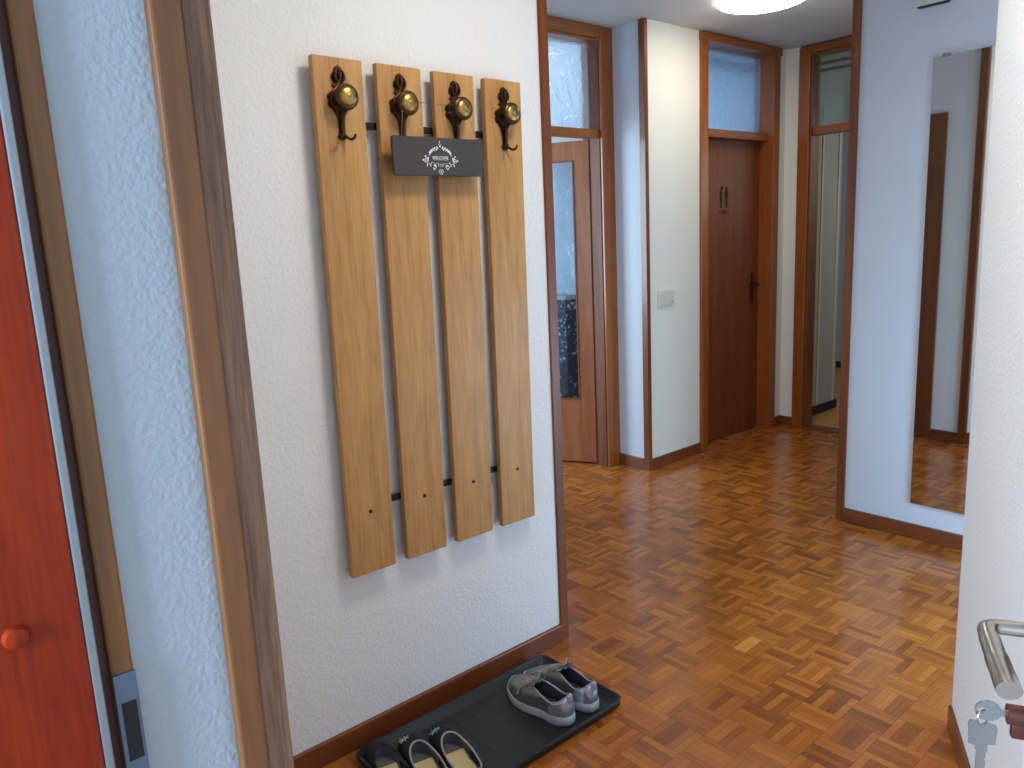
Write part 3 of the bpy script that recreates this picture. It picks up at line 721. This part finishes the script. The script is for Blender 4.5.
def sneaker(name, loc, rz, label, mirror=1):
    e = tag(empty(name, loc, rz), label, 'shoe', 'silver sneakers on the tray')
    e.scale = (1, 1, .95)
    L = .268
    out = outline(L, .048, .036, skew=.25 * mirror); n = len(out)
    sole_out = [(x * 1.05, y_ * 1.022) for x, y_ in out]
    def zs(y_): return .004 + max(0, (y_ - .07)) * .12
    rows = []
    for dz, s in ((0, .975), (.002, 1.0), (.013, 1.012), (.024, 1.0), (.0275, .985)):
        rows.append([(x * s, y_ * s, zs(y_) - .004 + dz + (.004 if y_ < -.09 else 0) * (dz > .01)) for x, y_ in sole_out])
    m = MB(); vs = m.grid(rows, closed=True); m.bm.faces.new(vs[0][::-1]); m.bm.faces.new(vs[-1])
    m.build('sole', M['sole'], e, smooth=True, angle=50)
    RC = [(0, .052, .060), (.016, .046, .063), (.021, .020, .074), (.024, -.012, .084), (.030, -.045, .075), (.031, -.080, .066), (.026, -.108, .076), (.013, -.123, .090), (0, -.126, .093)]
    rc = RC + [(-x, y_, z) for x, y_, z in RC[1:-1]][::-1]
    c = catmull([Vector(p) for p in rc], 5, closed=True); # 16 ctrl ->80 pts
    m_ = len(c); ring = [c[int(round(i * m_ / n)) % m_] for i in range(n)]
    ring = [(p.x, p.y, p.z) for p in ring]
    ub = loft_shoe(e, 'upper', None, out, ring, .024, 10, 2.0, 1.7)
    up = ub.build('upper', M['silverleather'], e, smooth=True, angle=80)
    # padded collar edge
    MB().tube(ring, .0028, 8, closed=True).build('collar', M['pinktab'], up, smooth=True)
    # lining going down and insole
    inner = [[(p[0] * .95, p[1] * .975, p[2]) for p in ring], [(x * .80, y_ * .93, .045) for x, y_ in [(q[0] * 1.0, q[1]) for q in ring]], [(p[0] * .9, p[1] * .9, .032) for p in ring]]
    lm = MB(); vs = lm.grid(inner, closed=True); lm.bm.faces.new(vs[-1]); lm.build('lining', M['lining'], up, smooth=True)
    # heel counter: silver patch with a highlight in its colour, slightly proud of the upper
    hc = []
    idx = [i for i in range(n) if out[i][1] < -.068]
    idx.sort(key=lambda i: math.atan2(out[i][0], -out[i][1] - .03))
    for v in [.06, .25, .45, .65, .85, .97]:
        a = v ** 2.0; b = 1 - (1 - v) ** 1.7; row = []
        for i in idx:
            ox, oy = out[i]; r = ring[i]; x = ox * (1 - a) + r[0] * a; y_ = oy * (1 - a) + r[1] * a; z = .024 * (1 - b) + r[2] * b
            d_ = Vector((x, y_ + .06)).normalized() * .0018; row.append((x + d_.x, y_ + d_.y, z))
        hc.append(row)
    hm_ = MB(); hm_.grid(hc); hm_.build('heel_counter', M['heelsilver'], e, smooth=True, angle=80)
    MB().box(-.010, .010, -.1345, -.128, .070, .096, .002).build('heel_tab', M['pinktab'], e, smooth=True)
    # tongue
    rows = []
    for t in [i / 8 for i in range(9)]:
        y_ = .052 - .078 * t; z = .062 + .052 * t; w = .014 + .008 * t
        rows.append([(w * s, y_ + .004 * (1 - s * s), z + .005 * (1 - s * s) - .004) for s in (-1, -.6, -.2, .2, .6, 1)])
    tg = MB(); tg.grid(rows); tg.grid([[(x, y_ - .003, z - .003) for x, y_, z in row] for row in rows]); tg.build('tongue', M['silverleather'], e, smooth=True)
    # laces
    lm = MB()
    for q in range(5):
        y0 = .050 - .013 * q; z0 = .070 + .0050 * q
        w = .020 + .001 * q
        lm.tube(catmull([(-w - .003, y0, z0 - .001), (-w * .5, y0 - .002, z0 + .006), (w * .5, y0 - .008, z0 + .008), (w + .003, y0 - .010, z0 + .003)], 4), .0019, 6)
        lm.tube(catmull([(w + .003, y0, z0 - .001), (w * .5, y0 - .002, z0 + .0065), (-w * .5, y0 - .008, z0 + .0085), (-w - .003, y0 - .010, z0 + .003)], 4), .0019, 6)
    for s in (-1, 1):
        lm.tube(catmull([(0, -.008, .100), (s * .020, .000, .112), (s * .040, .010, .098), (s * .036, .022, .084), (s * .014, .004, .096), (0, -.008, .100)], 5), .0022, 6)
        lm.tube(catmull([(0, -.008, .100), (s * .014, .016, .100), (s * .036, .032, .078), (s * .048, .036, .056)], 5), .0020, 6)
    lm.tube([(-.004, -.012, .094), (.004, -.012, .096)], .004, 8)
    lm.build('laces', M['laces'], e, smooth=True)
    return e
TZ = .0075
sneaker('sneaker', (1.416, 1.604, TZ), math.radians(6), 'silver lace-up sneaker nearest the open floor, heel to the front', 1)
sneaker('sneaker', (1.526, 1.600, TZ), math.radians(0), 'silver lace-up sneaker farther right, partly behind its mate', -1)

def slipper(name, loc, rz, label, cat='slipper', group=None, print_mat=None, L=.262, wide=.92, dark=False, hfront=.062):
    e = tag(empty(name, loc, rz), label, cat, group); e.scale = (1.0, 1.03, 1)
    out = outline(L, .046 * wide, .036 * wide); n = len(out)
    rows = []
    for dz, s in ((0, .98), (.002, 1.02), (.012, 1.03), (.015, 1.0)): rows.append([(x * s, y_ * s, dz) for x, y_ in out])
    m = MB(); vs = m.grid(rows, closed=True); m.bm.faces.new(vs[0][::-1]); m.bm.faces.new(vs[-1]); m.build('sole', M['felt_black'], e, smooth=True)
    RC = [(0, .044, hfront), (.020, .034, hfront - .003), (.032, .008, hfront - .012), (.037, -.030, .046), (.036, -.070, .042), (.029, -.104, .046), (.015, -.124, .052), (0, -.128, .054)]
    rc = RC + [(-x, y_, z) for x, y_, z in RC[1:-1]][::-1]
    c = catmull([Vector(p) for p in rc], 6, closed=True); m_ = len(c)
    ring = [tuple(c[int(round(i * m_ / n)) % m_]) for i in range(n)]
    up = loft_shoe(e, 'upper', None, out, ring, .012, 9, 2.0, 1.7).build('upper', M['felt_black'], e, smooth=True, angle=80)
    MB().tube(ring, .0026, 8, closed=True).build('collar', M['piping'] if not dark else M['felt_black'], up, smooth=True)
    inner = [[(p[0] * .95, p[1] * .98, p[2]) for p in ring], [(p[0] * 1.0, p[1] * .97 + (.012 if p[1] > 0 else 0), .028) for p in ring], [(p[0] * .96, p[1] * .95 + (.012 if p[1] > 0 else 0), .0215) for p in ring]]
    lm = MB(); vs = lm.grid(inner, closed=True); lm.bm.faces.new(vs[-1]); lm.build('lining', M['greylining'], up, smooth=True)
    # insole pad
    ip = [(x * .80, y_ * .90) for x, y_ in out if y_ < .012]
    ip.sort(key=lambda p: math.atan2(p[1] + .05, p[0]))
    im = MB(); lo = [im.bm.verts.new((x, y_, .0215)) for x, y_ in ip]; hi = [im.bm.verts.new((x * .96, -.05 + (y_ + .05) * .97, .0255)) for x, y_ in ip]
    nn = len(ip); im.bm.faces.new(hi)
    for i in range(nn): im.bm.faces.new((lo[i], lo[(i + 1) % nn], hi[(i + 1) % nn], hi[i]))
    im.build('insole', M['insole'], e, smooth=True)
    if print_mat:
        pm = MB(); rnd = random.Random(hash(label) % 97)
        for q in range(7):
            a = q * PI / 3.5 + .2; r1 = .012 + .005 * rnd.random(); cx, cy_ = -.024, .074
            def sz(x, y_): return .0715 - max(0, y_ - .04) ** 1.4 * .9 - (x / .05) ** 2 * .022
            p = [(cx + r_ * math.cos(a), cy_ + r_ * math.sin(a)) for r_ in (.002, r1 * .6, r1)]
            pm.tube([(x, y_, sz(x, y_)) for x, y_ in p], .0015, 6)
            b_ = a + .5; x1, y1 = cx + r1 * .6 * math.cos(a), cy_ + r1 * .6 * math.sin(a)
            pm.tube([(x1, y1, sz(x1, y1)), (x1 + .004 * math.cos(b_), y1 + .004 * math.sin(b_), sz(x1, y1))], .0013, 6)
        pm.build('embroidery', print_mat, up)
    return e
slipper('slipper', (1.001, 1.610, TZ), math.radians(-12), 'black slipper with grey collar, left one of the open pair', group='slippers on the tray', print_mat=M['whiteprint'])
slipper('slipper', (1.085, 1.580, TZ), math.radians(-12), 'black slipper with grey collar, right one of the open pair', group='slippers on the tray', print_mat=M['paleprint'])
slipper('clog', (.922, 1.662, TZ), math.radians(-11), 'plain black slip-on with a cream insole at the left tray end', 'slip-on shoe', dark=True, wide=.80, L=.235)

# ------------------------------------------------------------------ light
w = bpy.data.worlds.new('World'); SC.world = w; w.use_nodes = True
bg = w.node_tree.nodes['Background']; bg.inputs[0].default_value = (.50, .70, 1.0, 1); bg.inputs[1].default_value = .6
def area(name, loc, tgt, sx, sy, col, power):
    l = bpy.data.lights.new(name, 'AREA'); l.shape = 'RECTANGLE'; l.size = sx; l.size_y = sy; l.color = col; l.energy = power
    o = bpy.data.objects.new(name, l); COL.objects.link(o); o.location = loc
    o.rotation_euler = (Vector(tgt) - Vector(loc)).to_track_quat('-Z', 'Y').to_euler()
    return o
DAY = (.55, .76, 1.0)
area('daylight_side_room', (.45, 2.22, 1.4), (3.5, 3.0, 1.2), .4, 1.5, DAY, 15)        # window of the room behind the rack wall
area('daylight_back_room', (1.9, 4.4, 1.5), (3.5, 4.2, 1.4), 1.1, 1.4, (.58, .82, 1.0), 50)       # window of the room with the ajar door
area('daylight_toilet', (4.78, 3.75, 1.7), (4.2, 4.25, 1.9), .5, .7, DAY, 20)
area('fill_end_room', (6.4, 1.35, 1.9), (6.4, 3.4, 1.0), 1.0, 1.0, (.95, .97, .92), 7)           # added neutral fill that brightens the room past the end doorway
area('daylight_stairs', (-2.1, .45, 1.5), (1.2, .5, 1.0), .8, 1.6, (.60, .79, 1.0), 130)
area('daylight_south_room', (2.70, -.02, .60), (2.3, 1.84, .25), .9, 1.0, (.42, .70, 1.0), 26)        # glazed door to the sunny room on the right  # stairwell window behind the camera

# ------------------------------------------------------------------ camera (matched to the photograph's vanishing points)
yaw, pitch, roll = (math.radians(a) for a in (49.38232, 10.75674, 2.67035)); F = 774.34
f0 = Vector((math.cos(yaw), math.sin(yaw), 0)); r0 = Vector((math.sin(yaw), -math.cos(yaw), 0)); up = Vector((0, 0, 1))
fw = f0 * math.cos(pitch) - up * math.sin(pitch); dn = -(up * math.cos(pitch) + f0 * math.sin(pitch))
rt = r0 * math.cos(roll) + dn * math.sin(roll); dn2 = -r0 * math.sin(roll) + dn * math.cos(roll)
cam = bpy.data.cameras.new('camera'); co = bpy.data.objects.new('camera', cam); COL.objects.link(co)
Rm = Matrix((rt, -dn2, -fw)).transposed().to_4x4()
co.matrix_world = Matrix.Translation((0, 0, 1.42)) @ Rm
cam.sensor_width = 36; cam.lens = F * 36 / 1024; cam.clip_start = .02
SC.camera = co
vs_ = SC.view_settings; vs_.view_transform = 'Standard'; vs_.look = 'None'; vs_.exposure = .5; vs_.gamma = 1; vs_.use_curve_mapping = False
SC.cycles.max_bounces = 10; SC.cycles.transmission_bounces = 8; SC.cycles.use_denoising = True; SC.cycles.sample_clamp_indirect = 6
